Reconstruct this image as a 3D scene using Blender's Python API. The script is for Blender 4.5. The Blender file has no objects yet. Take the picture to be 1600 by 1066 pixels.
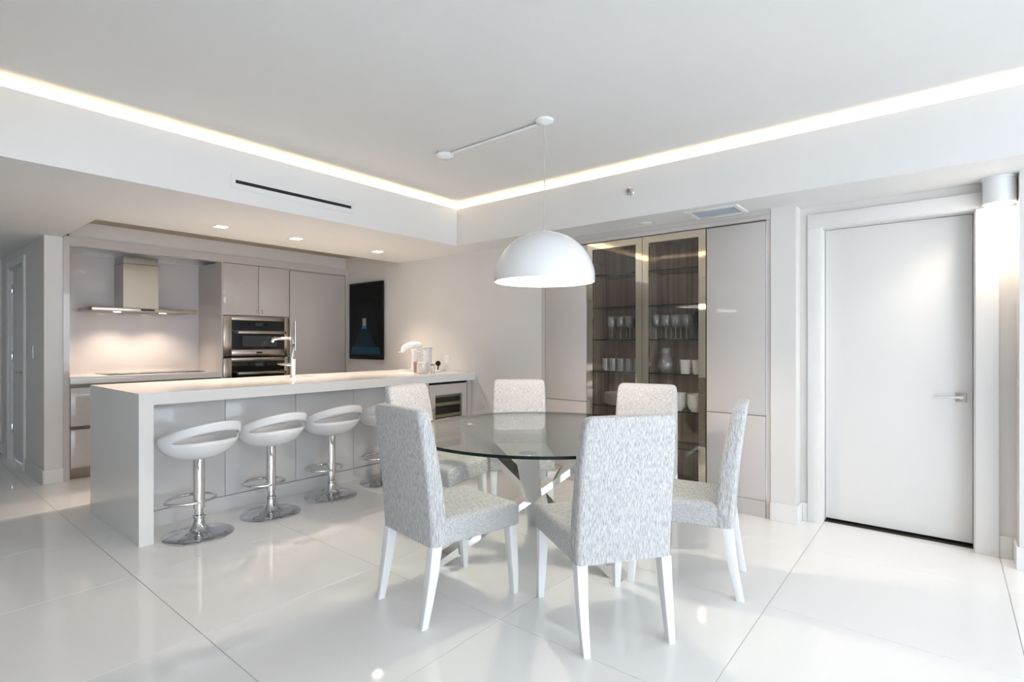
import bpy, bmesh, math, random
from mathutils import Vector, Matrix
random.seed(7)
S = bpy.context.scene
COL = S.collection
PI = math.pi
# ---------------------------------------------------------------- camera
TH = math.radians(39.187)
cam = bpy.data.cameras.new('camera'); co = bpy.data.objects.new('camera', cam); COL.objects.link(co)
cam.sensor_fit = 'HORIZONTAL'; cam.sensor_width = 36.0; cam.lens = 36.0*833.0/1600.0
cam.shift_y = -(533.0-534.8)/1600.0
cam.clip_start = 0.05
co.location = (0, 0, 1.25)
co.rotation_euler = (PI/2, 0, TH-PI/2)
S.camera = co
# ---------------------------------------------------------------- world: overcast daylight seen through the window walls
w = bpy.data.worlds.new('daylight'); S.world = w; w.use_nodes = True
bg = w.node_tree.nodes['Background']
bg.inputs[0].default_value = (0.82, 0.91, 1.0, 1); bg.inputs[1].default_value = 4.6
S.view_settings.view_transform = 'Standard'; S.view_settings.look = 'None'
S.view_settings.gamma = 1; S.view_settings.exposure = 0.36
S.view_settings.use_curve_mapping = False

# ---------------------------------------------------------------- materials
def mat(name, col, rough=.5, metal=0, spec=.5, emit=None, es=0, coat=0):
    m = bpy.data.materials.new(name); m.use_nodes = True
    b = m.node_tree.nodes['Principled BSDF']
    b.inputs['Base Color'].default_value = (*col, 1); b.inputs['Roughness'].default_value = rough
    b.inputs['Metallic'].default_value = metal; b.inputs['Specular IOR Level'].default_value = spec
    if coat: b.inputs['Coat Weight'].default_value = coat; b.inputs['Coat Roughness'].default_value = .03
    if emit: b.inputs['Emission Color'].default_value = (*emit, 1); b.inputs['Emission Strength'].default_value = es
    return m
def nodes(m): return m.node_tree.nodes, m.node_tree.links, m.node_tree.nodes['Principled BSDF']
def noisy(m, scale, c0, c1, stretch=(1,1,1), detail=4, lo=.35, hi=.65, bump=0, rough=.55):
    n, l, b = nodes(m)
    tc = n.new('ShaderNodeTexCoord'); mp = n.new('ShaderNodeMapping'); mp.inputs['Scale'].default_value = stretch
    nz = n.new('ShaderNodeTexNoise'); nz.inputs['Scale'].default_value = scale; nz.inputs['Detail'].default_value = detail
    nz.inputs['Roughness'].default_value = rough
    cr = n.new('ShaderNodeValToRGB'); e = cr.color_ramp.elements
    e[0].position = lo; e[0].color = (*c0, 1); e[1].position = hi; e[1].color = (*c1, 1)
    l.new(tc.outputs['Object'], mp.inputs['Vector']); l.new(mp.outputs[0], nz.inputs['Vector'])
    l.new(nz.outputs['Fac'], cr.inputs[0]); l.new(cr.outputs[0], b.inputs['Base Color'])
    if bump:
        bp = n.new('ShaderNodeBump'); bp.inputs['Strength'].default_value = bump; bp.inputs['Distance'].default_value = .003
        l.new(nz.outputs['Fac'], bp.inputs['Height']); l.new(bp.outputs[0], b.inputs['Normal'])
    return m
def thin_glass(name, tint, ior=1.5, rough=0.0):
    m = bpy.data.materials.new(name); m.use_nodes = True
    n, l = m.node_tree.nodes, m.node_tree.links; n.clear()
    o = n.new('ShaderNodeOutputMaterial'); mx = n.new('ShaderNodeMixShader'); t = n.new('ShaderNodeBsdfTransparent')
    g = n.new('ShaderNodeBsdfGlossy'); lw = n.new('ShaderNodeLayerWeight'); lw.inputs[0].default_value = .5
    pw = n.new('ShaderNodeMath'); pw.operation = 'POWER'; pw.inputs[1].default_value = 5
    f = n.new('ShaderNodeMath'); f.operation = 'MULTIPLY_ADD'; f0 = ((ior-1)/(ior+1))**2; f.inputs[1].default_value = 1-f0; f.inputs[2].default_value = f0
    t.inputs[0].default_value = (*tint, 1); g.inputs['Roughness'].default_value = rough
    l.new(lw.outputs['Facing'], pw.inputs[0]); l.new(pw.outputs[0], f.inputs[0]); l.new(f.outputs[0], mx.inputs[0]); l.new(t.outputs[0], mx.inputs[1]); l.new(g.outputs[0], mx.inputs[2]); l.new(mx.outputs[0], o.inputs[0])
    return m
M = {}
M['wall'] = noisy(mat('wall_paint', (.74,.72,.70), .6, spec=.3), 3, (.735,.715,.695), (.75,.73,.71))
M['trim'] = mat('white_trim_paint', (.79,.78,.77), .55, spec=.3)
M['ceil'] = noisy(mat('ceiling_paint', (.80,.80,.80), .8, spec=.2), 2, (.765,.762,.757), (.78,.777,.772))
M['tile'] = noisy(mat('polished_tile', (.89,.885,.875), .05, spec=.5), 1.2, (.885,.88,.87), (.90,.895,.885), detail=3)
M['olive'] = mat('olive_beige', (.42,.37,.28), .7, spec=.2)  # recess ceiling, even olive-beige, darker than the other ceilings
M['grout'] = mat('grout', (.50,.49,.47), .8)
M['lacq'] = noisy(mat('greige_lacquer', (.57,.535,.515), .06, spec=.5), 1.5, (.565,.53,.51), (.58,.545,.525))
M['lacqedge'] = mat('greige_edge', (.42,.39,.38), .3)
M['islandpanel'] = noisy(mat('grey_panel', (.70,.695,.70), .12), 1.2, (.69,.685,.69), (.71,.705,.71), detail=3)
M['quartz'] = noisy(mat('white_quartz', (.80,.785,.77), .12), 180, (.79,.775,.76), (.81,.795,.78))
M['quartzside'] = M['quartz']
M['steel'] = noisy(mat('brushed_steel', (.40,.36,.31), .22, 1), 30, (.37,.33,.28), (.45,.41,.36), stretch=(1,1,30))
M['chrome'] = mat('chrome', (.78,.78,.78), .06, 1)
M['chromedark'] = mat('polished_base', (.62,.63,.65), .05, 1)
M['mirror'] = mat('champagne_mirror', (.74,.67,.54), .05, 1)
M['black'] = mat('black_plastic', (.008,.008,.008), .4, spec=.2)
M['blackglass'] = mat('black_glass', (.005,.006,.007), .05, spec=.35)
M['ovenwin'] = mat('oven_window', (.035,.05,.05), .05)
M['whiteplastic'] = mat('white_plastic', (.86,.87,.88), .18)
M['whitegloss'] = mat('white_gloss', (.85,.86,.88), .12)
M['legpaint'] = mat('white_leg_paint', (.87,.87,.88), .35)
M['porcelain'] = mat('porcelain', (.82,.81,.78), .15)
M['vent'] = mat('vent_grille', (.50,.55,.60), .5)
M['darkslot'] = mat('dark_slot', (.006,.007,.009), .7)
M['gap'] = mat('dark_gap', (.03,.025,.02), .8)
def fabric(name, st):
    m = noisy(mat(name, (.6,.6,.6), .9, spec=.15), 1.0, (.33,.34,.36), (.68,.675,.665), stretch=st, detail=4, lo=.38, hi=.57, bump=.4, rough=.7)
    return m
M['fabback'] = fabric('tweed_upright', (330,330,30))
M['fabseat'] = fabric('tweed_seat', (330,30,330))
M['wood'] = noisy(mat('grey_brown_oak', (.12,.09,.07), .45), 1.0, (.27,.21,.175), (.54,.45,.385), stretch=(30,30,1.2), detail=6, lo=.3, hi=.7)
M['coolwood'] = mat('beech_rack', (.42,.37,.26), .5)
M['tglass'] = thin_glass('table_glass', (.92,.965,.95), 1.5)
M['tedge'] = mat('glass_rim', (.004,.012,.010), .25, spec=.2)
M['tintglass'] = thin_glass('tinted_door_glass', (.90,.89,.88), 1.5)
M['clear'] = thin_glass('clear_glass', (.985,.99,.99), 1.9)
def refracted_white(m, k):  # mixes in white diffuse, standing in for light refracted by the glass
    n, l = m.node_tree.nodes, m.node_tree.links; o = next(x for x in n if x.type == 'OUTPUT_MATERIAL'); src = o.inputs[0].links[0].from_socket
    d = n.new('ShaderNodeBsdfDiffuse'); d.inputs[0].default_value = (.9,.92,.93,1); mx = n.new('ShaderNodeMixShader'); mx.inputs[0].default_value = k
    l.new(src, mx.inputs[1]); l.new(d.outputs[0], mx.inputs[2]); l.new(mx.outputs[0], o.inputs[0]); return m
refracted_white(M['clear'], .10)
M['shelfglass'] = thin_glass('shelf_glass', (.85,.91,.89), 1.5)
M['shelfedge'] = mat('shelf_rim', (.02,.045,.04), .1)
M['cable'] = mat('cable', (.55,.55,.55), .5)
M['nuts'] = noisy(mat('red_brown_beans', (.2,.08,.05), .6), 70, (.10,.03,.02), (.34,.16,.09))
M['sugar'] = noisy(mat('white_cubes', (.8,.74,.68), .7), 60, (.70,.60,.54), (.88,.84,.80))
M['machine'] = mat('white_machine_shell', (.66,.67,.69), .2)
M['nickel'] = mat('satin_nickel', (.42,.37,.32), .3, 1)
M['backsplash'] = mat('glass_backsplash', (.66,.62,.62), .08)
def emis(name, col, s): return mat(name, (.9,.9,.9), .5, emit=col, es=s)
M['led'] = emis('cove_led', (1,.74,.44), 24)
M['lampface'] = emis('lamp_face', (1,.90,.76), 14)
M['downface'] = emis('downlight_face', (1,.92,.82), 16)
M['bulb'] = emis('bulb_glow', (1,.84,.68), 320)

# ---------------------------------------------------------------- mesh helpers
def new_bm(): return bmesh.new()
def link(name, bm, m, parent=None, smooth=False, loc=None, rot=None):
    bmesh.ops.recalc_face_normals(bm, faces=bm.faces[:])
    me = bpy.data.meshes.new(name); bm.to_mesh(me); bm.free()
    for x in (m if isinstance(m, (list, tuple)) else [m]): me.materials.append(M[x] if isinstance(x, str) else x)
    if smooth:
        for p in me.polygons: p.use_smooth = True
        if smooth != 'all': me.set_sharp_from_angle(angle=math.radians(40))
    o = bpy.data.objects.new(name, me); COL.objects.link(o)
    if parent: o.parent = parent
    if loc: o.location = loc
    if rot: o.rotation_euler = rot
    return o
def b_box(bm, x0, x1, y0, y1, z0, z1, bev=0, seg=2, mi=0):
    x0, x1 = min(x0,x1), max(x0,x1); y0, y1 = min(y0,y1), max(y0,y1); z0, z1 = min(z0,z1), max(z0,z1)
    r = bmesh.ops.create_cube(bm, size=1, matrix=Matrix.Translation(((x0+x1)/2,(y0+y1)/2,(z0+z1)/2)) @ Matrix.Diagonal((x1-x0,y1-y0,z1-z0,1)))
    fs = set(f for v in r['verts'] for f in v.link_faces)
    for f in fs: f.material_index = mi
    if bev:
        es = list(set(e for v in r['verts'] for e in v.link_edges))
        bmesh.ops.bevel(bm, geom=es, offset=bev, segments=seg, affect='EDGES', profile=.5, material=-1)
def box(name, x0, x1, y0, y1, z0, z1, m, parent=None, bev=0, seg=2):
    bm = new_bm(); b_box(bm, x0, x1, y0, y1, z0, z1, bev, seg); return link(name, bm, m, parent, smooth=bool(bev))
def b_lathe(bm, prof, seg=32, c=(0,0,0), mi=0, axis=None):
    """prof: list of (r, z). axis: optional 3x3 matrix turning z to another direction"""
    rings = []
    for r, z in prof:
        if r < 1e-6: ring = [bm.verts.new((0,0,z))]
        else: ring = [bm.verts.new((r*math.cos(2*PI*i/seg), r*math.sin(2*PI*i/seg), z)) for i in range(seg)]
        rings.append(ring)
    for a, b in zip(rings, rings[1:]):
        for i in range(seg):
            j = (i+1) % seg
            if len(a) == 1 and len(b) == 1: continue
            if len(a) == 1: f = bm.faces.new((a[0], b[i], b[j]))
            elif len(b) == 1: f = bm.faces.new((a[i], a[j], b[0]))
            else: f = bm.faces.new((a[i], a[j], b[j], b[i]))
            f.material_index = mi
    vs = [v for r in rings for v in r]
    for v in vs:
        p = Vector(v.co)
        if axis is not None: p = axis @ p
        v.co = p + Vector(c)
def lathe(name, prof, m, parent=None, seg=32, c=(0,0,0), axis=None, smooth=True):
    bm = new_bm(); b_lathe(bm, prof, seg, c, axis=axis); return link(name, bm, m, parent, smooth=smooth)
AX_X = Matrix(((0,0,1),(0,1,0),(-1,0,0)))      # z -> x
AX_Y = Matrix(((1,0,0),(0,0,1),(0,-1,0)))      # z -> y
def b_tube(bm, pts, r, seg=12, closed=False, caps=True):
    pts = [Vector(p) for p in pts]; n = len(pts); rings = []
    up = Vector((0,0,1))
    for i, p in enumerate(pts):
        if closed: t = pts[(i+1) % n]-pts[i-1]
        else: t = pts[min(i+1,n-1)]-pts[max(i-1,0)]
        t.normalize()
        a = t.cross(up)
        if a.length < 1e-3: a = t.cross(Vector((1,0,0)))
        a.normalize(); b = t.cross(a)
        rr = r[i] if isinstance(r, (list,tuple)) else r
        rings.append([bm.verts.new(p+a*rr*math.cos(2*PI*k/seg)+b*rr*math.sin(2*PI*k/seg)) for k in range(seg)])
    m = n if closed else n-1
    for i in range(m):
        A, B = rings[i], rings[(i+1) % n]
        for k in range(seg): bm.faces.new((A[k], A[(k+1)%seg], B[(k+1)%seg], B[k]))
    if caps and not closed: bm.faces.new(rings[0]); bm.faces.new(rings[-1])
def tube(name, pts, r, m, parent=None, seg=12, closed=False):
    bm = new_bm(); b_tube(bm, pts, r, seg, closed); return link(name, bm, m, parent, smooth=True)
def rrect(hx, hy, r, n=4):
    r = min(r, hx*.999, hy*.999); out = []
    for cx, cy, a0 in ((hx-r,hy-r,0),(-hx+r,hy-r,PI/2),(-hx+r,-hy+r,PI),(hx-r,-hy+r,1.5*PI)):
        for k in range(n+1):
            a = a0+PI/2*k/n; out.append((cx+r*math.cos(a), cy+r*math.sin(a)))
    return out
def b_loft(bm, secs, caps=True):
    """secs: list of lists of 3D points, equal length"""
    rings = [[bm.verts.new(p) for p in s] for s in secs]; n = len(rings[0])
    for A, B in zip(rings, rings[1:]):
        for k in range(n): bm.faces.new((A[k], A[(k+1)%n], B[(k+1)%n], B[k]))
    if caps: bm.faces.new(rings[0][::-1]); bm.faces.new(rings[-1])
def thing(name, label, cat, loc=(0,0,0), rz=0, group=None):
    o = bpy.data.objects.new(name, None); COL.objects.link(o); o.empty_display_size = .1
    o.location = loc; o.rotation_euler = (0,0,rz); tag(o, label, cat, group); return o
def tag(o, label, cat, group=None):
    o['label'] = label; o['category'] = cat
    if group: o['group'] = group
    return o
def st(o, label=None):
    o['kind'] = 'structure'
    if label: o['label'] = label
    return o
def copy_tree(o, parent=None):
    c = o.copy(); COL.objects.link(c)
    if parent: c.parent = parent
    for ch in list(o.children): copy_tree(ch, c)
    return c

# ---------------------------------------------------------------- room shell
ZS, ZC, ZL = 2.19, 2.60, 2.545           # soffit underside, upper ceiling, cove lip
XW, XS, YS = 4.067, 3.69, 3.70           # cabinet wall, right soffit face, kitchen soffit face
XD = 4.20                                # door wall
fl = st(box('floor', -3.2, 4.6, -3.4, 8.3, -.06, -.003, 'grout'))
bm = new_bm(); g = .0015; T = .9
b_box(bm, g, T-g, g, T-g, -.012, 0, bev=.0012, seg=1)
t0 = link('tile', bm, 'tile', fl); t0.location = (.931-4*T-.0, .66-4*T, 0)
for i in range(-5, 4):
    for j in range(-5, 9):
        if i == -4 and j == -4: continue
        x, y = .931+T*i, .66+T*j
        if x > 4.55 or x+T < -3.2 or y+T < -3.4 or y > 8.3: continue
        t = t0.copy(); COL.objects.link(t); t.parent = fl; t.location = (x, y, 0)
st(box('ceiling', -3.2, 4.05, -3.4, 4.05, ZC, ZC+.06, 'ceil'))
def multi(name, boxes, m, bev=0):
    bm = new_bm()
    for b in boxes: b_box(bm, *b, bev=bev)
    return st(link(name, bm, m))
YR, XR = 5.05, 1.15                      # ceiling recess before the kitchen units
multi('ceiling_kitchen', [(-3.2,XR,YS+.03,8.3,ZS,2.49), (XR,4.6,YS+.03,YR,ZS,2.49)], 'ceil')
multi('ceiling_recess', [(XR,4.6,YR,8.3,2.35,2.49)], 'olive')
multi('ceiling_right', [(XS+.03,4.6,-3.4,YS+.03,ZS,2.49)], 'ceil')
XT = .15
multi('ceiling_left', [(-3.2,XT-.03,-3.4,YS+.03,ZS,2.49)], 'ceil')
multi('trim_6', [(XT-.03,XT,-3.4,YS+.03,ZS,ZL)], 'ceil')
led3 = tag(box('cove_light_strip', XT-.135, XT-.12, -3.4, YS+.10, 2.492, 2.502, 'led'), 'warm light strip hidden in the cove opposite the cabinet wall', 'light')
multi('trim_1', [(XT,XS,YS,YS+.03,ZS,ZL)], 'ceil')
multi('trim_2', [(XS,XS+.03,-3.4,YS+.03,ZS,ZL)], 'ceil')
multi('trim_3', [(XT-.36,XS+.33,YS+.33,YS+.36,2.49,ZC), (XT-.36,XT-.33,-3.4,YS+.33,2.49,ZC), (XS+.33,XS+.36,-3.4,YS+.36,2.49,ZC)], 'ceil')
led = tag(box('cove_light_strip', XT-.12, XS+.12, YS+.12, YS+.135, 2.492, 2.502, 'led'), 'warm light strip hidden in the cove above the kitchen soffit', 'light')
led2 = tag(box('cove_light_strip', XS+.12, XS+.135, -3.4, YS+.10, 2.492, 2.502, 'led'), 'warm light strip hidden in the cove above the cabinet wall soffit', 'light')
# walls
multi('wall_right', [(XW,4.25,2.955,6.75,0,2.35)], 'wall')
multi('wall_right_column', [(4.06,4.6,.80,.960,0,ZS)], 'wall')
DY0, DY1, DZ = -.126, .662, 2.035        # door opening
multi('wall_door', [(XD,4.34,DY1+.012,.80,0,ZS), (XD,4.34,-.31,DY0-.012,0,ZS), (XD,4.34,DY0-.012,DY1+.012,DZ+.012,ZS), (4.40,4.46,-.31,.80,0,ZS)], 'wall')
multi('wall_front_right', [(4.03,4.6,-3.4,-.31,0,ZS)], 'wall')
multi('wall_kitchen', [(1.16,4.25,6.75,6.9,0,2.35), (1.205,XW,6.14,6.75,2.205,2.35)], 'wall')
HD0, HD1 = 6.99, 7.80                    # hall door opening
multi('wall_hall', [(1.03,1.16,6.13,HD0,0,ZS), (1.03,1.16,HD1,8.3,0,ZS), (1.03,1.16,HD0,HD1,2.03,ZS)], 'wall')
multi('wall_back', [(-3.2,1.3,8.3,8.45,0,ZS)], 'wall')
# window walls behind the camera
multi('wall_left', [(-3.35,-3.2,-3.4,8.3,0,ZC)], 'wall')
multi('wall_front', [(-3.35,-2.9,-3.55,-3.4,0,ZC), (3.4,4.6,-3.55,-3.4,0,ZC), (-2.9,3.4,-3.55,-3.4,2.45,ZC)], 'wall')
multi('window_1', [(x-.03,x+.03,-3.5,-3.44,0,2.45) for x in (-2.87,-1.3,.25,1.8,3.37)]+[(-2.9,3.4,-3.5,-3.44,0,.06),(-2.9,3.4,-3.5,-3.44,2.39,2.45)], 'trim')
# baseboards
BH = .125
multi('baseboard_right', [(4.045,4.06,.785,.962,0,BH), (4.06,XD,.785,.80,0,BH), (XD-.015,XD,.747,.785,0,BH)], 'trim', .003)
multi('baseboard_door', [(XD-.015,XD,-.296,-.236,0,BH), (4.03,XD,-.31,-.296,0,BH), (4.015,4.03,-3.4,-.296,0,BH)], 'trim', .003)
multi('baseboard_hall', [(1.015,1.03,6.115,HD0-.09,0,BH), (1.015,1.16,6.115,6.13,0,BH), (1.015,1.03,HD1+.09,8.3,0,BH)], 'trim', .003)
# ---------------------------------------------------------------- right door
d = bpy.data.objects.new('door_1', None); COL.objects.link(d); st(d, 'white flush door with lever handle under the cylinder lamp'); d.location = (4.29, DY1, 0)
def dpart(name, x0,x1,y0,y1,z0,z1,m,bev=.002,par=None):
    o = box(name, x0-4.29, x1-4.29, y0-DY1, y1-DY1, z0, z1, m, par or d, bev); return o
leaf = dpart('door_leaf', 4.29, 4.33, DY0+.003, DY1-.003, .022, DZ-.003, 'trim')
dpart('jamb', 4.19, 4.345, DY1, DY1+.012, 0, DZ+.012, 'trim', 0); dpart('jamb', 4.19, 4.345, DY0-.012, DY0, 0, DZ+.012, 'trim', 0)
dpart('jamb', 4.19, 4.345, DY0, DY1, DZ, DZ+.012, 'trim', 0)
dpart('casing', 4.178, XD, DY1+.006, DY1+.088, 0, DZ+.006, 'trim'); dpart('casing', 4.178, XD, DY0-.110, DY0-.006, 0, DZ+.006, 'trim')
dpart('casing', 4.178, XD, DY0-.110, DY1+.088, DZ+.006, DZ+.098, 'trim')
dpart('gap_shade', 4.26, 4.36, DY0, DY1, 0, .004, 'gap', 0)  # dark sheet under the leaf, shade of the gap put into its colour
h = dpart('handle_plate', 4.282, 4.29, -.097, -.043, .883, .937, 'nickel'); 
bm = new_bm(); b_tube(bm, [(4.282-4.29,-.07-DY1,.912),(4.245-4.29,-.07-DY1,.912)], .011); b_tube(bm, [(4.243-4.29,-.075-DY1,.912),(4.240-4.29,.0-DY1,.912),(4.240-4.29,.055-DY1,.911)], [.010,.008,.006])
link('lever', bm, 'chrome', d, True)
# hall door
d2 = bpy.data.objects.new('door_2', None); COL.objects.link(d2); st(d2, 'white hallway door with chrome hinges beside the kitchen'); d2.location = (1.03, HD0, 0)
def hp(name, x0,x1,y0,y1,z0,z1,m): return box(name, x0-1.03, x1-1.03, y0-HD0, y1-HD0, z0, z1, m, d2, .002)
hp('door_leaf', 1.055, 1.095, HD0+.015, HD1-.015, .012, 2.015, 'trim')
hp('casing', 1.010, 1.03, HD0-.07, HD0, 0, 2.03, 'trim'); hp('casing', 1.010, 1.03, HD1, HD1+.07, 0, 2.03, 'trim'); hp('casing', 1.010, 1.03, HD0-.07, HD1+.07, 2.03, 2.10, 'trim')
hp('jamb', 1.03, 1.16, HD0, HD0+.014, 0, 2.03, 'trim'); hp('jamb', 1.03, 1.16, HD1-.014, HD1, 0, 2.03, 'trim'); hp('jamb', 1.03, 1.16, HD0+.014, HD1-.014, 2.016, 2.03, 'trim')
for z in (.28, 1.05, 1.77): hp('hinge', 1.042, 1.056, HD1-.03, HD1-.014, z, z+.10, 'chrome')
bm = new_bm(); b_tube(bm, [(.02,.085,.95),(-.03,.085,.95)], .011); b_tube(bm, [(-.03,.08,.95),(-.032,.19,.95)], .009); link('lever', bm, 'nickel', d2, True)
sw = tag(box('light_switch', 1.022, 1.03, 6.56, 6.63, 1.10, 1.215, 'whiteplastic', bev=.003), 'white rocker light switch beside the hallway door', 'switch')

# ---------------------------------------------------------------- kitchen units along the back
YF = 6.12
# header trim above units
multi('trim_4', [(1.16,XW,6.115,6.20,2.125,2.205), (1.16,1.203,6.118,6.70,0,2.125)], 'lacq')
t = thing('base_cabinet', 'low greige drawer cabinet under the cooktop', 'cabinet', (1.205,YF,0))
box('carcass', 0, 1.29, .02, .62, .10, .868, 'lacqedge', t)
box('plinth', 0, 1.29, .05, .06, 0, .10, 'steel', t)
for z0, z1 in ((.112,.452),(.486,.832)):
    for x0, x1 in ((.006,.643),(.649,1.284)): box('drawer_front', x0, x1, 0, .02, z0, z1, 'lacq', t, .0015)
box('grip_rail', 0, 1.29, .012, .02, .836, .868, 'steel', t); box('grip_rail', 0, 1.29, .012, .02, .456, .482, 'steel', t)
ct = tag(box('back_worktop', 1.205, 2.50, YF-.015, 6.748, .870, .930, 'quartz', bev=.002), 'pale worktop under the range hood', 'worktop')
st(box('wall_backsplash', 1.205, 2.50, 6.735, 6.75, .93, 2.125, 'backsplash'))
ck = thing('cooktop', 'thin black glass cooktop set in the back worktop', 'cooktop', (1.52,6.24,.9305))
box('glass_plate', 0, .86, 0, .46, 0, .006, 'blackglass', ck, .002)
for cx, cy, r in ((.2,.13,.08),(.2,.33,.09),(.62,.13,.09),(.62,.33,.08)): lathe('burner_ring', [(r-.004,.0062),(r,.0066),(r+.004,.0062)], 'vent', ck, 32, (cx,cy,0))
hd = thing('range_hood', 'stainless steel chimney range hood above the cooktop', 'range hood', (1.845,6.735,0))
bm = new_bm(); b_box(bm, -.155,.155,-.30,0,1.59,2.06); b_box(bm,-.152,.152,-.297,0,2.06,2.125); link('chimney', bm, 'steel', hd)
box('chimney_seam', -.157,.157,-.302,0,2.047,2.050,'black',hd)
box('canopy', -.455, .455, -.50, 0, 1.555, 1.590, 'steel', hd, .003)
box('control_strip', -.06, .06, -.502, -.498, 1.563, 1.582, 'blackglass', hd)
for x in (-.2,.2): lathe('hood_lamp', [(0,1.553),(.03,1.553),(.032,1.555)], 'downface', hd, 20, (x,-.28,0))
# oven tower
tw = thing('oven_tower_cabinet', 'tall greige oven cabinet with two upper doors', 'cabinet', (2.50,YF,0))
box('side_panel', 0, .015, -.005, .62, 0, 2.125, 'lacq', tw); box('side_panel', .762, .774, .02, .62, 0, 2.125, 'lacq', tw)
box('back_panel', .015, .762, .60, .62, .08, 2.125, 'lacqedge', tw); box('shelf', .016, .761, .025, .598, 1.538, 1.549, 'lacqedge', tw)
box('plinth', .0, .774, .05, .06, 0, .10, 'steel', tw); box('lower_drawer', .02, .772, 0, .02, .105, .46, 'lacq', tw, .0015)
for x0, x1, hx in ((.019,.402,.372),(.408,.772,.438)):
    dd = box('door', x0, x1, 0, .02, 1.552, 2.120, 'lacq', tw, .0015)
    bm = new_bm(); b_tube(bm, [(hx,0,1.575),(hx,-.018,1.58),(hx,-.02,1.597),(hx,-.018,1.614),(hx,0,1.619)], .006, 8); link('handle', bm, 'chrome', dd, True)
def oven(z0, z1, name_label, wz0, wz1, hz):
    o = thing('built_in_oven', name_label, 'oven', (2.518,YF-.012,z0)); H = z1-z0
    box('frame', 0, .742, .012, .5, 0, H, 'steel', o); box('side_trim', 0, .085, 0, .014, 0, H, 'steel', o, .001); box('side_trim', .69, .742, 0, .014, 0, H, 'steel', o, .001)
    box('top_trim', .085, .69, 0, .014, H-.038, H, 'steel', o, .001); bt = box('bottom_trim', .085, .69, 0, .014, 0, .068, 'steel', o, .001)
    box('control_panel', .087, .688, .002, .012, H-.155, H-.040, 'blackglass', o)
    for x in (.29,.48): lathe('knob', [(0,-.012),(.014,-.012),(.016,0)], 'blackglass', o, 16, (x,.002,H-.085), AX_Y)
    box('display', .345, .43, .0, .003, H-.1, H-.07, 'ovenwin', o)
    dr = box('door_glass', .087, .688, .002, .012, .070, H-.158, 'blackglass', o)
    box('window', .20, .60, .0, .003, .105, H-.215, 'ovenwin', dr)
    bm = new_bm(); b_box(bm, .125, .69, -.045, -.030, H-.190, H-.162, .003); b_box(bm, .125,.140,-.045,.004,H-.186,H-.166); b_box(bm, .672,.687,-.045,.004,H-.186,H-.166)
    link('handle', bm, 'steel', dr, True)
    box('maker_mark', .357, .423, -.0008, .001, .028, .044, 'black', bt)      # illegible dark mark in the photo
    return o
oven(1.095, 1.535, 'upper stainless oven with black glass front in the tall cabinet', 0, 0, 0)
oven(.62, 1.075, 'lower stainless oven with black glass front, below another oven', 0, 0, 0)
fr = thing('fridge_cabinet', 'tall greige panelled fridge with long chrome handle', 'fridge', (3.276,YF,0))
box('carcass', .004, .78, .022, .62, .0, 2.125, 'lacqedge', fr)
fd = box('door', .006, .762, 0, .02, .105, 2.108, 'lacq', fr, .0015); box('filler', .768, .79, -.004, .02, 0, 2.125, 'lacq', fr)
bm = new_bm(); b_tube(bm, [(.055,-.035,1.15),(.055,-.035,1.50)], .009); 
for z in (1.18,1.47): b_tube(bm, [(.055,0,z),(.055,-.035,z)], .006)
link('handle', bm, 'chrome', fd, True)
# wall picture
pc = thing('wall_picture', 'dark glossy corridor picture with blue floor on the kitchen side wall', 'picture', (XW,5.31,1.035))
box('mount', -.02, 0, .05, .60, .03, .90, 'black', pc)
box('panel', -.045, -.02, 0, .69, 0, .965, 'black', pc, .002)
def flat(name, x, pts, col, par, rough=.12):
    bm = new_bm(); bm.faces.new([bm.verts.new((x,p[0],p[1])) for p in pts]); return link(name, bm, mat(name, col, rough, spec=.12), par)
flat('print', -.0455, [(.02,.03),(.67,.03),(.67,.94),(.02,.94)], (.004,.005,.006), pc)
flat('print', -.0460, [(.08,.30),(.60,.30),(.52,.70),(.15,.70)], (.007,.009,.012), pc)
flat('print', -.0464, [(.03,.05),(.66,.05),(.42,.415),(.31,.415)], (.004,.022,.030), pc)
flat('print', -.0468, [(.03,.07),(.66,.07),(.62,.155),(.06,.155)], (.008,.055,.10), pc)
flat('print', -.0468, [(.31,.385),(.42,.385),(.40,.42),(.325,.42)], (.03,.16,.30), pc)
flat('print', -.0472, [(.325,.42),(.40,.42),(.40,.515),(.325,.515)], (.25,.27,.30), pc)

# ---------------------------------------------------------------- island
IX0, IX1, IY0, IY1 = 1.079, XW-.003, 3.807, 4.88
bm = new_bm()
SX0, SX1, SY0, SY1 = 2.02, 2.70, 4.50, 4.84
for b in ((IX0,SX0,IY0,IY1),(SX1,IX1,IY0,IY1),(SX0,SX1,IY0,SY0),(SX0,SX1,SY1,IY1)): b_box(bm, *b, .86, .935)
b_box(bm, IX0, 1.157, IY0, IY1, 0, .86)
bmesh.ops.remove_doubles(bm, verts=bm.verts[:], dist=1e-5)
tag(link('island_worktop', bm, 'quartz'), 'long white waterfall worktop of the kitchen island', 'worktop')
isl = thing('kitchen_island', 'grey panelled base of the kitchen island behind the stools', 'cabinet', (1.16,4.15,0))
box('carcass', 0, 2.26, .02, .70, .10, .69, 'lacqedge', isl); box('plinth', 0, 2.30, .006, .02, 0, .104, 'islandpanel', isl)
xs = [0, .5625, 1.1155, 1.6645, 2.215]
for a, b in zip(xs, xs[1:]): box('panel', a+.002, b-.002, 0, .02, .112, .857, 'islandpanel', isl, .001)
box('side_panel', 2.262, 2.30, -.30, .02, 0, .858, 'lacq', isl)
sk = thing('sink', 'sink sunk into the island worktop behind the faucet', 'sink', (SX0,SY0,.70))
bm = new_bm(); b_box(bm, .002,SX1-SX0-.002,.002,SY1-SY0-.002,0,.158)
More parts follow.
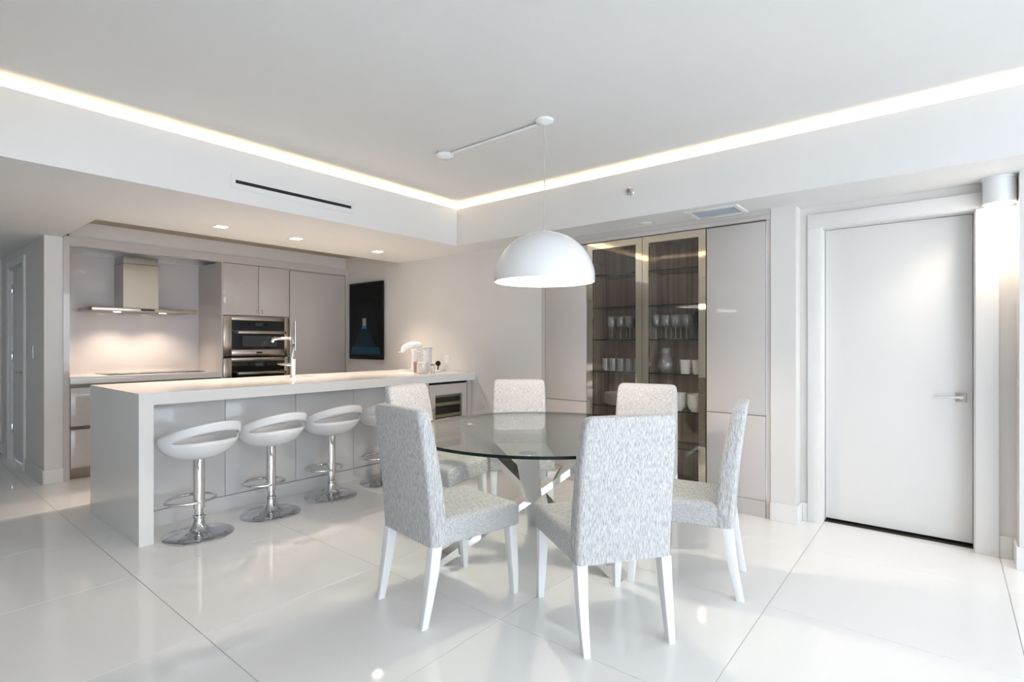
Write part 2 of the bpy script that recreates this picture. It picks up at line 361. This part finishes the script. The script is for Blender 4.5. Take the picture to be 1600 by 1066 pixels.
bmesh.ops.delete(bm, geom=[f for f in bm.faces if f.normal.z > .9], context='FACES'); link('basin', bm, 'steel', sk)
lathe('drain', [(0,.003),(.035,.003),(.04,.001)], 'chrome', sk, 20, (.34,.17,0))
fc = thing('kitchen_faucet', 'chrome single lever faucet on the island worktop', 'faucet', (2.42,4.46,.935), math.radians(129))
lathe('base', [(.028,0),(.028,.012),(.022,.018),(.019,.02),(.019,.16),(.022,.165),(.0,.17)], 'chrome', fc, 20)
tube('spout', [(0,0,.16),(0,0,.30),(.004,0,.328),(.018,0,.344),(.04,0,.348),(.16,0,.345)], .0135, 'chrome', fc, 14)
tube('spray_head', [(.155,0,.346),(.175,0,.340),(.185,0,.318)], [.016,.018,.016], 'chrome', fc, 14)
tube('lever', [(.015,0,.118),(.07,0,.118),(.135,0,.122)], [.018,.016,.007], 'chrome', fc, 12)
# wine cooler
wc = thing('wine_cooler', 'built-in wine cooler with dark glass door at the end of the island', 'wine cooler', (3.468,3.86,0))
bm = new_bm()
for b in ((0,.53,.56,.58,.08,.84),(0,.012,.03,.56,.08,.84),(.518,.53,.03,.56,.08,.84),(.012,.518,.03,.56,.08,.092),(.012,.518,.03,.56,.828,.84)): b_box(bm,*b)
link('body', bm, 'black', wc); box('plinth', 0, .53, .03, .05, 0, .08, 'steel', wc)
bm = new_bm()
for b in ((.006,.085,0,.028,.10,.832),(.455,.524,0,.028,.10,.832),(.085,.455,0,.028,.728,.832),(.085,.455,0,.028,.10,.20)): b_box(bm,*b)
dr = link('door', bm, 'lacq', wc)
box('pane', .085, .455, .008, .014, .20, .728, thin_glass('cooler_glass', (.85,.86,.83), 1.5), dr)
bm = new_bm(); b_tube(bm, [(.045,-.035,.25),(.045,-.035,.62)], .008)
for z in (.28,.59): b_tube(bm, [(.045,0,z),(.045,-.035,z)], .005)
link('handle', bm, 'steel', dr, True)
for z in (.26,.38,.50,.615,.70): box('rack', .04, .49, .04, .07, z, z+.028, 'coolwood', wc)
box('top_gap', 0, .53, .01, .02, .842, .857, 'black', wc); box('filler', .534, .592, 0, .02, 0, .858, 'lacq', wc)

# things on the island
cm = thing('countertop_appliance', 'white countertop appliance with arched head behind the glass jars', 'appliance', (3.80,4.43,.936), math.radians(-51))
bm = new_bm(); b_loft(bm, [[(x-.06,y,z) for x,y in rrect(.13,.075,.06)] for z in (0,.018)]); link('drip_tray', bm, 'machine', cm, True)
bm = new_bm(); b_loft(bm, [[(x+cx,y,z) for x,y in rrect(hx,hy,.04)] for z,cx,hx,hy in ((.018,-.01,.045,.06),(.1,.0,.045,.06),(.2,.0,.05,.06),(.24,.0,.06,.06))]); link('body', bm, 'machine', cm, True)
bm = new_bm(); b_tube(bm, [(-.15,0,.20),(-.135,0,.245),(-.09,0,.275),(-.03,0,.288),(.03,0,.285),(.06,0,.27)], [.018,.030,.036,.036,.034,.022], 16); link('head', bm, 'machine', cm, True)
tube('spout', [(-.17,0,.205),(-.19,0,.202)], .010, 'nickel', cm)
lathe('water_tank', [(.0,0),(.05,0),(.052,.25),(.0,.25)], 'machine', cm, 24, (.12,0,0)); lathe('tank_lid', [(.0,.262),(.058,.258),(.058,.25),(0,.25)], 'cable', cm, 24, (.12,0,0))
def jar(label, x, y, r, h, fill, fm, lidm):
    j = thing('storage_jar', label, 'jar', (x,y,.936))
    lathe('glass', [(0,.001),(r*.95,.001),(r,.008),(r,h*.82),(r*.85,h*.9),(r*.85,h*.95)], 'clear', j, 28)
    lathe('contents', [(0,.004),(r*.93,.004),(r*.94,fill*h),(r*.6,fill*h+.006),(0,fill*h+.003)], fm, j, 24)
    l = lathe('lid', [(0,h*1.02),(r*.8,h*1.02),(r*.9,h),(r*.9,h*.94),(0,h*.94)], lidm, j, 28)
    lathe('knob', [(0,h*1.02),(.012,h*1.02),(.016,h*1.07),(.010,h*1.11),(0,h*1.115)], 'clear', l, 16)
jar('tall glass jar half filled with red-brown contents', 3.66, 4.235, .050, .225, .48, 'nuts', 'clear')
jar('wide glass jar filled with pale whitish contents', 3.575, 4.075, .058, .175, .62, 'sugar', 'clear')
jar('small jar with a black lid beside the larger glass jars', 3.70, 4.06, .028, .085, .6, 'sugar', 'black')
dv = thing('desk_gadget', 'black disc on a short stem over a white round base', 'gadget', (3.85,4.145,.936))
lathe('base', [(0,0),(.042,0),(.046,.006),(.044,.022),(0,.024)], 'whiteplastic', dv, 24); tube('stem', [(0,0,.022),(.004,-.003,.07)], .007, 'black', dv)
lathe('disc', [(0,-.008),(.024,-.008),(.028,0),(.024,.008),(0,.008)], 'black', dv, 24, (0,-.004,.09), Matrix.Rotation(TH-PI/2,3,'Z') @ AX_Y)
ot = thing('wall_outlet', 'white double wall outlet above the island end', 'outlet', (XW,4.235,1.05)); box('plate', -.006, 0, -.036, .036, -.058, .058, 'whiteplastic', ot, .002)
for z in (-.026,.026): box('socket', -.008, -.006, -.018, .018, z-.017, z+.017, 'trim', ot, .002)

# ---------------------------------------------------------------- bar stools
def make_stool():
    r = thing('bar_stool', '', 'bar stool')
    lathe('base', [(0,0),(.200,0),(.204,.004),(.198,.010),(.12,.020),(.062,.036),(.040,.062),(.030,.095),(.030,.115),(0,.116)], 'chromedark', r, 48)
    lathe('lower_post', [(.0,.10),(.026,.10),(.026,.20),(0,.20)], 'chrome', r, 24)
    lathe('upper_post', [(0,.175),(.034,.175),(.034,.52),(0,.52)], 'chrome', r, 24)
    lathe('collar', [(.026,.112),(.036,.118),(.036,.130),(.026,.136)], 'chrome', r, 24)
    pts = [(-.10+.125*math.cos(2*PI*k/32), .15*math.sin(2*PI*k/32), .215) for k in range(32)]
    tube('foot_ring', pts, .010, 'chrome', r, 10, closed=True)
    tube('lever', [(.03,-.02,.50),(.10,-.06,.478),(.16,-.09,.458)], [.005,.005,.008], 'chrome', r, 8)
    # moulded shell; back of the seat is local +x
    bm = new_bm(); N = 72; R0 = .228; zb = .505
    def P(phi, t):
        c = (1+math.cos(phi))/2; zr = .095+.155*c**1.3          # rim height
        rr = R0*(1+.04*c)
        s = math.sin(t*PI/2)**.75; up = (1-math.cos(t*PI/2))**1.05
        return Vector((rr*s*math.cos(phi)*1.0+.02*c*t, rr*.98*s*math.sin(phi), zb+zr*up))
    def slot(phi):
        a = abs((phi+PI) % (2*PI)-PI); lim = math.radians(68)
        if a >= lim: return .79, .79
        k = math.cos(a/lim*PI/2)**.5
        return .79-.11*k, .79+.07*k
    n1, n2 = 9, 4; low, band = [], []
    for i in range(N):
        phi = 2*PI*i/N; t1, t2 = slot(phi)
        low.append([bm.verts.new(P(phi, .06+(t1-.06)*k/n1)) for k in range(n1+1)])
        band.append([bm.verts.new(P(phi, t2+(1-t2)*k/n2)) for k in range(n2+1)])
    cv = bm.verts.new((0,0,zb))
    for i in range(N):
        j = (i+1) % N
        bm.faces.new((cv, low[i][0], low[j][0]))
        for k in range(n1): bm.faces.new((low[i][k], low[i][k+1], low[j][k+1], low[j][k]))
        for k in range(n2): bm.faces.new((band[i][k], band[i][k+1], band[j][k+1], band[j][k]))
    bmesh.ops.remove_doubles(bm, verts=bm.verts[:], dist=1e-5)
    sh = link('seat_shell', bm, 'whitegloss', r, 'all')
    md = sh.modifiers.new('thick', 'SOLIDIFY'); md.thickness = .016; md.offset = 0
    return r
sp = make_stool()
SL = ['white bucket bar stool nearest the free end of the island', 'white bucket bar stool second from the free end of the island', 'white bucket bar stool third from the free end of the island', 'white bucket bar stool behind the chair, nearest the wine cooler']
for i, (x, y) in enumerate(((1.400,3.765),(1.905,3.825),(2.43,3.88),(2.965,3.90))):
    o = sp if i == 0 else copy_tree(sp)
    o.location = (x,y,0); o.rotation_euler.z = math.radians((-83,-87,-90,-92)[i]); o['label'] = SL[i]; o['group'] = 'bar stools along the island'

# ---------------------------------------------------------------- dining chairs (origin between rear feet, facing +x)
def make_chair():
    r = thing('dining_chair', '', 'chair')
    secs = []
    prof = [(.345,.050,.135,.216),(.40,.048,.135,.217),(.47,.043,.132,.217),(.60,.031,.116,.216),(.75,.013,.090,.213),(.86,-.002,.068,.210),(.915,-.010,.056,.206),(.936,-.012,.049,.200),(.948,-.010,.040,.190),(.953,-.004,.028,.172)]
    for z, xb, xf, hw in prof:
        secs.append([((xb+xf)/2+px, py, z) for px, py in rrect((xf-xb)/2, hw, .022)])
    bm = new_bm(); b_loft(bm, secs); link('backrest', bm, 'fabback', r, True)
    secs = []
    for z, e in ((.343,.006),(.349,0),(.435,0),(.448,.006),(.455,.018),(.459,.045)):
        pts = []
        for px, py in rrect(.225, 1.0, .03):
            x = .330+px*(1-e/.225); f = (x-.105)/.45; hw = .214+.018*f-e
            pts.append((x, max(-1,min(1,py))*hw if abs(py) > .98 else py/1.0*hw, z+(.004*math.sin(PI*f) if z > .44 else 0)))
        secs.append(pts)
    bm = new_bm(); b_loft(bm, secs); link('seat', bm, 'fabseat', r, True)
    for s in (-1,1):
        bm = new_bm(); b_loft(bm, [[(cx+a, s*cy+b, z) for a,b in rrect(h1,h2,.004,2)] for z,cx,cy,h1,h2 in ((0,.020,.190,.017,.015),(.10,.040,.192,.020,.018),(.22,.062,.192,.024,.021),(.347,.078,.191,.027,.024))]); link('leg', bm, 'legpaint', r, True)
        bm = new_bm(); b_loft(bm, [[(cx+a, s*cy+b, z) for a,b in rrect(h1,h1,.004,2)] for z,cx,cy,h1 in ((0,.545,.205,.015),(.10,.540,.204,.019),(.22,.530,.202,.022),(.347,.522,.200,.025))]); link('leg', bm, 'legpaint', r, True)
    return r
cp = make_chair()
CH = [((1.566,1.960),-8.5,'grey tweed dining chair with its back to the bar stools'),
      ((1.973,.986),54.6,'grey tweed dining chair with white legs, its back turned squarely to the room'),
      ((2.885,.800),104,'grey tweed dining chair seen side-on nearest the white door'),
      ((3.575,1.660),193,'grey tweed dining chair in front of the glass display doors'),
      ((3.375,2.680),221,'grey tweed dining chair in front of the closed left cabinet panel'),
      ((2.450,2.985),-80,'grey tweed dining chair between the table and the wine cooler')]
for i, (p, a, lb) in enumerate(CH):
    o = cp if i == 0 else copy_tree(cp)
    o.location = (*p,0); o.rotation_euler.z = math.radians(a); o['label'] = lb; o['group'] = 'dining chairs around the glass table'

# ---------------------------------------------------------------- glass table
TC = Vector((2.49,1.82,0)); TR = .75
tb = thing('dining_table', 'round glass dining table on crossed chrome legs', 'table', TC)
bm = new_bm(); b_lathe(bm, [(0,.735),(TR-.001,.735)], 96); b_lathe(bm, [(0,.750),(TR-.001,.750)], 96); b_lathe(bm, [(TR-.001,.735),(TR,.736),(TR,.749),(TR-.001,.750)], 96, mi=1)
bmesh.ops.remove_doubles(bm, verts=bm.verts[:], dist=1e-5)
link('glass_top', bm, ['tglass','tedge'], tb, True)
for foot, pad in (((.075,-.47),(0,.57)), ((-.425,.42),(.50,-.27)), ((.45,.36),(-.52,-.31))):
    bot, top = Vector((*foot,0)), Vector((*pad,0)); u = (top-bot).normalized(); s = Vector((-u.y,u.x,0)); hw, ht = .052, .034
    top2 = top+u*.03; bm = new_bm()
    b_loft(bm, [[(base+s*hw*sx+u*ht*sy+Vector((0,0,z))) for sx, sy in ((-1,-1),(1,-1),(1,1),(-1,1))] for base, z in ((bot,0.0),(top2,.722))])
    lg = link('leg', bm, 'chrome', tb)
    lathe('pad', [(0,.722),(.045,.722),(.045,.734),(0,.7345)], 'chrome', lg, 24, tuple(top))

# ---------------------------------------------------------------- pendant
pl = thing('pendant_lamp', 'large white dome pendant lamp hanging over the glass table', 'lamp', (2.636,1.894,0))
R = .305; zr = 1.615
prof = [(R,zr),(R,zr+.02)]+[(R*math.cos(k/20*PI/2), zr+.02+(R-.02)*math.sin(k/20*PI/2)) for k in range(1,20)]+[(.012,zr+R)]
inn = [(.010,zr+R-.005)]+[((R-.006)*math.cos(k/20*PI/2), zr+.02+(R-.026)*math.sin(k/20*PI/2)) for k in range(19,0,-1)]+[(R-.006,zr+.02),(R-.006,zr),(R,zr)]
lathe('shade', prof+inn, 'whitegloss', pl, 64)
tube('cable', [(0,0,zr+R-.01),(0,0,2.575)], .0035, 'cable', pl, 8)
lathe('ceiling_hook', [(0,2.568),(.012,2.570),(.030,2.576),(.055,2.588),(.058,2.599),(0,2.60)], 'whiteplastic', pl, 32)
lathe('socket', [(.02,zr+.20),(.024,zr+.21),(.024,zr+.29),(0,zr+.30)], 'whiteplastic', pl, 20)
lathe('bulb', [(0,zr+.085),(.03,zr+.095),(.045,zr+.125),(.04,zr+.165),(.02,zr+.205),(0,zr+.21)], 'bulb', pl, 24)
tube('ceiling_arm', [(-.0,.05,2.586),(.017,.83,2.586)], .010, 'whiteplastic', pl, 10)
lathe('ceiling_canopy', [(0,2.560),(.03,2.562),(.060,2.575),(.068,2.588),(.06,2.599),(0,2.60)], 'whiteplastic', pl, 32, (.017,.889,0))

# ---------------------------------------------------------------- display wall
box_h = multi('trim_5', [(4.05,4.6,.962,2.955,2.118,2.150), (4.04,4.6,.962,2.955,2.150,2.19), (XW-.002,4.45,.962,.990,0,2.118), (XW-.002,4.45,2.916,2.955,0,2.118)], 'lacq')
def tall(label, y0, y1, loc):
    c = thing('tall_cabinet', label, 'cabinet', (XW,y0,0)); W = y1-y0
    box('carcass', .022, .38, .004, W-.004, .0, 2.112, 'lacqedge', c)
    box('upper_door', 0, .02, .003, W-.003, .727, 2.110, 'lacq', c, .0015); box('lower_door', 0, .02, .003, W-.003, .122, .722, 'lacq', c, .0015)
    box('plinth', .004, .02, .003, W-.003, 0, .118, 'lacq', c)
tall('tall greige cabinet between the glass doors and the column', .992, 1.414, 0)
tall('tall greige cabinet between the glass doors and the kitchen wall', 2.464, 2.914, 0)
Y0, Y1 = 1.416, 2.462; YM = 1.938
dc = thing('display_cabinet', 'dark wood display cabinet with two mirror-framed glass doors', 'cabinet', (XW,Y0,0)); W = Y1-Y0
box('back_panel', .36, .38, 0, W, .10, 2.112, 'wood', dc); box('side_panel', .024, .36, 0, .018, .10, 2.112, 'wood', dc); box('side_panel', .024, .36, W-.018, W, .10, 2.112, 'wood', dc)
box('divider', .05, .36, YM-Y0-.009, YM-Y0+.009, .10, 2.09, 'wood', dc)
box('top_panel', .024, .36, .018, W-.018, 2.094, 2.112, 'wood', dc); box('bottom_panel', .024, .36, .018, W-.018, .10, .118, 'wood', dc); box('plinth', .02, .036, 0, W, 0, .098, 'lacqedge', dc)
SHZ = (1.84,1.555,1.274,.997,.700,.405)
for z in SHZ:
    for a, b in ((.019,YM-Y0-.0095),(YM-Y0+.0095,W-.019)):
        bm = new_bm(); b_box(bm, .055,.355,a,b,z-.008,z)
        for f in bm.faces: f.material_index = 1 if abs(f.normal.x) > .9 else 0
        link('shelf', bm, ['shelfglass','shelfedge'], dc)
for a, b, hs in ((.002,YM-Y0-.002,1),(YM-Y0+.002,W-.002,-1)):
    bm = new_bm(); fw = .055
    b_box(bm,0,.022,a,a+fw,.102,2.112); b_box(bm,0,.022,b-fw,b,.102,2.112); b_box(bm,0,.022,a+fw,b-fw,2.112-fw,2.112); b_box(bm,0,.022,a+fw,b-fw,.102,.102+fw)
    dr = link('door', bm, 'mirror', dc)
    box('pane', .008, .014, a+fw, b-fw, .102+fw, 2.112-fw, 'tintglass', dr)
# contents
def wineglass():
    h = .20; o = lathe('wine_glass', [(0,.002),(.034,.002),(.034,.004),(.008,.010),(.0055,.02),(.0055,.085),(.012,.095),(.034,.115),(.040,.14),(.037,.175),(.032,h),(.031,h),(.036,.175),(.039,.14),(.033,.117),(0,.098)], 'clear', None, 20); return o
wg = wineglass(); first = True
def put(proto, used, x, y, z, label, cat, group):
    o = proto if not used[0] else copy_tree(proto); used[0] = True
    o.location = (x,y,z); tag(o, label, cat, group); return o
u = [False]
ORD = ('nearest', 'second from', 'third from', 'fourth from', 'fifth from')
ORD2 = ('','second','third','fourth','fifth','sixth','seventh')
for i in range(4):
    for x, row in ((4.19,'front'),(4.30,'back')): put(wg, u, x, 2.02+.088*i+random.uniform(-.003,.003), SHZ[2]+.0005, '%s-row wine glass %s the divider, behind the kitchen-side door' % (row, ORD[i]), 'glass', 'wine glasses behind the kitchen-side door')
for i in range(4):
    for x, row in ((4.19,'front'),(4.30,'back')): put(wg, u, x, 1.875-.086*i+random.uniform(-.003,.003), SHZ[2]+.0005, '%s-row wine glass %s the divider, behind the column-side door' % (row, ORD[i]), 'glass', 'wine glasses behind the column-side door')
tmb = lathe('tumbler', [(0,.002),(.030,.002),(.033,.11),(.032,.11),(.029,.008),(0,.008)], 'clear', None, 20); u = [False]
for i in range(5):
    for x, row in ((4.17,'front'),(4.26,'back')): put(tmb, u, x, 2.03+.076*i, SHZ[3]+.0005, '%s-row straight tumbler %s the divider, above the dinner plates' % (row, ORD[i]), 'glass', 'tumblers above the plates')
tag(lathe('glass_vase', [(0,.002),(.048,.002),(.048,.22),(.046,.22),(.046,.012),(0,.012)], thin_glass('teal_glass', (.55,.70,.70)), None, 24, (4.20,1.50,SHZ[2]+.0005)), 'tall straight glass vase beside the wine glasses', 'vase')
tag(lathe('glass_carafe', [(0,.002),(.04,.002),(.062,.04),(.066,.08),(.05,.13),(.034,.16),(.034,.19),(.044,.205),(.043,.205),(.032,.19),(.032,.16),(.048,.13),(.063,.08),(.059,.04),(0,.008)], 'clear', None, 28, (4.20,1.79,SHZ[3]+.0005)), 'round bellied glass carafe on the shelf above the bowls', 'carafe')
cupm = lathe('white_cup', [(0,.0),(.036,.0),(.046,.112),(.043,.112),(.034,.006),(0,.006)], 'porcelain', None, 24); u = [False]
for y, nm in ((1.615,'white straight cup next to the glass carafe'),(1.515,'white straight cup at the outer end of its shelf')): put(cupm, u, 4.17, y, SHZ[3]+.0005, nm, 'cup', 'white cups')
plt = lathe('dinner_plate', [(0,.004),(.075,.004),(.09,.008),(.13,.022),(.13,.024),(.088,.012),(0,.008)], 'porcelain', None, 36); u = [False]
for k in range(8): put(plt, u, 4.235, 2.235, SHZ[4]-.0035+.0125*k, 'white dinner plate, %s of its stack' % ('topmost' if k == 7 else 'bottom one' if k == 0 else ORD2[k]+' from the bottom'), 'plate', 'stacked dinner plates')
bwl = lathe('white_bowl', [(0,0),(.035,0),(.036,.006),(.058,.03),(.068,.075),(.0655,.075),(.055,.032),(.03,.01),(0,.009)], 'porcelain', None, 28); u = [False]
for y, lb in ((1.675,'white bowl in the stack nearer the cabinet middle'),(1.53,'white bowl in the stack nearer the closed cabinet')):
    for k in range(5): put(bwl, u, 4.17, y, SHZ[4]+.0005+.0165*k, lb+(', topmost' if k == 4 else ', at the bottom' if k == 0 else ', '+ORD2[k]+' from the bottom'), 'bowl', 'stacked white bowls')

# ---------------------------------------------------------------- ceiling fittings
av = thing('air_vent', 'square white air vent with blue-grey grille above the cabinets', 'vent', (3.90,1.285,ZS))
bm = new_bm()
for b in ((-.135,.135,-.185,-.15),(-.135,.135,.15,.185),(-.135,-.10,-.15,.15),(.10,.135,-.15,.15)): b_box(bm, *b, -.012, -.0005, .002)
link('frame', bm, 'trim', av, True); box('core', -.10, .10, -.15, .15, -.003, -.0005, 'vent', av)
for k in range(9): box('fin', -.088+.022*k-.002, -.088+.022*k+.002, -.15, .15, -.010, -.003, 'vent', av)
lv = thing('linear_vent', 'long black slot air vent in the kitchen soffit face', 'vent', (1.60,YS,2.300))
box('plate', -.03, .925, -.004, 0, -.02, .075, 'ceil', lv, .001); box('slot', 0, .895, -.006, -.003, .018, .040, 'darkslot', lv)
sp_ = thing('sprinkler_head', 'small chrome sprinkler on the soffit face above the cabinets', 'sprinkler', (XS,1.853,2.388))
AXN = Matrix(((0,0,-1),(0,1,0),(1,0,0)))
lathe('escutcheon', [(0,.012),(.022,.010),(.032,.002),(.032,0)], 'chrome', sp_, 24, axis=AXN); lathe('nozzle', [(0,.04),(.016,.038),(.016,.034),(.006,.03),(.008,.01)], 'nickel', sp_, 16, axis=AXN)
for i, (x, y, lb) in enumerate(((1.865,4.57,'square recessed downlight nearest the hallway'),(2.51,4.57,'square recessed downlight above the middle of the island'),(3.40,4.57,'square recessed downlight nearest the wall picture'))):
    o = thing('recessed_downlight', lb, 'light', (x,y,ZS), 0, 'downlights over the island')
    bm = new_bm()
    for b in ((-.055,.055,-.055,-.042),(-.055,.055,.042,.055),(-.055,-.042,-.042,.042),(.042,.055,-.042,.042)): b_box(bm, *b, -.004, -.0004)
    link('trim_ring', bm, 'trim', o); box('lens', -.042, .042, -.042, .042, -.002, -.0004, 'downface', o)
    L = bpy.data.lights.new('downlight_beam', 'SPOT'); L.energy = 100; L.spot_size = 1.7; L.spot_blend = 1.0; L.color = (1,.82,.66); L.shadow_soft_size = .05
    lo = bpy.data.objects.new('downlight_beam', L); COL.objects.link(lo); lo.parent = o; lo.location = (0,0,-.012)
for x, y, lb in ((3.052,4.934,'flat round ceiling detector beside the kitchen ceiling recess'),(3.931,1.847,'flat round ceiling detector above the display cabinet')):
    tag(lathe('ceiling_detector', [(0,-.012),(.04,-.011),(.05,-.006),(.052,-.0004),(0,-.0004)], 'ceil', None, 28, (x,y,ZS)), lb, 'detector')
cl = thing('cylinder_downlight', 'white cylinder ceiling lamp shining beside the white door', 'lamp', (4.126,-.235,ZS))
lathe('mount', [(0,-.012),(.082,-.012),(.082,-.0004),(0,-.0004)], 'whiteplastic', cl, 36); lathe('body', [(.060,-.125),(.070,-.148),(.075,-.148),(.075,-.012),(0,-.012)], 'whiteplastic', cl, 36)
lathe('lens', [(0,-.135),(.066,-.137)], 'lampface', cl, 32)
L = bpy.data.lights.new('cylinder_beam', 'SPOT'); L.energy = 18; L.spot_size = 2.3; L.spot_blend = .7; L.color = (1,.84,.66); L.shadow_soft_size = .05
lo = bpy.data.objects.new('cylinder_beam', L); COL.objects.link(lo); lo.parent = cl; lo.location = (0,0,-.155)
for x in (1.645,2.045):
    L = bpy.data.lights.new('hood_beam', 'SPOT'); L.energy = 18; L.spot_size = 2.2; L.spot_blend = .8; L.color = (1,.80,.62); L.shadow_soft_size = .03
    lo = bpy.data.objects.new('hood_beam', L); COL.objects.link(lo); lo.parent = hd; lo.location = (x-1.845,-.28,1.545)
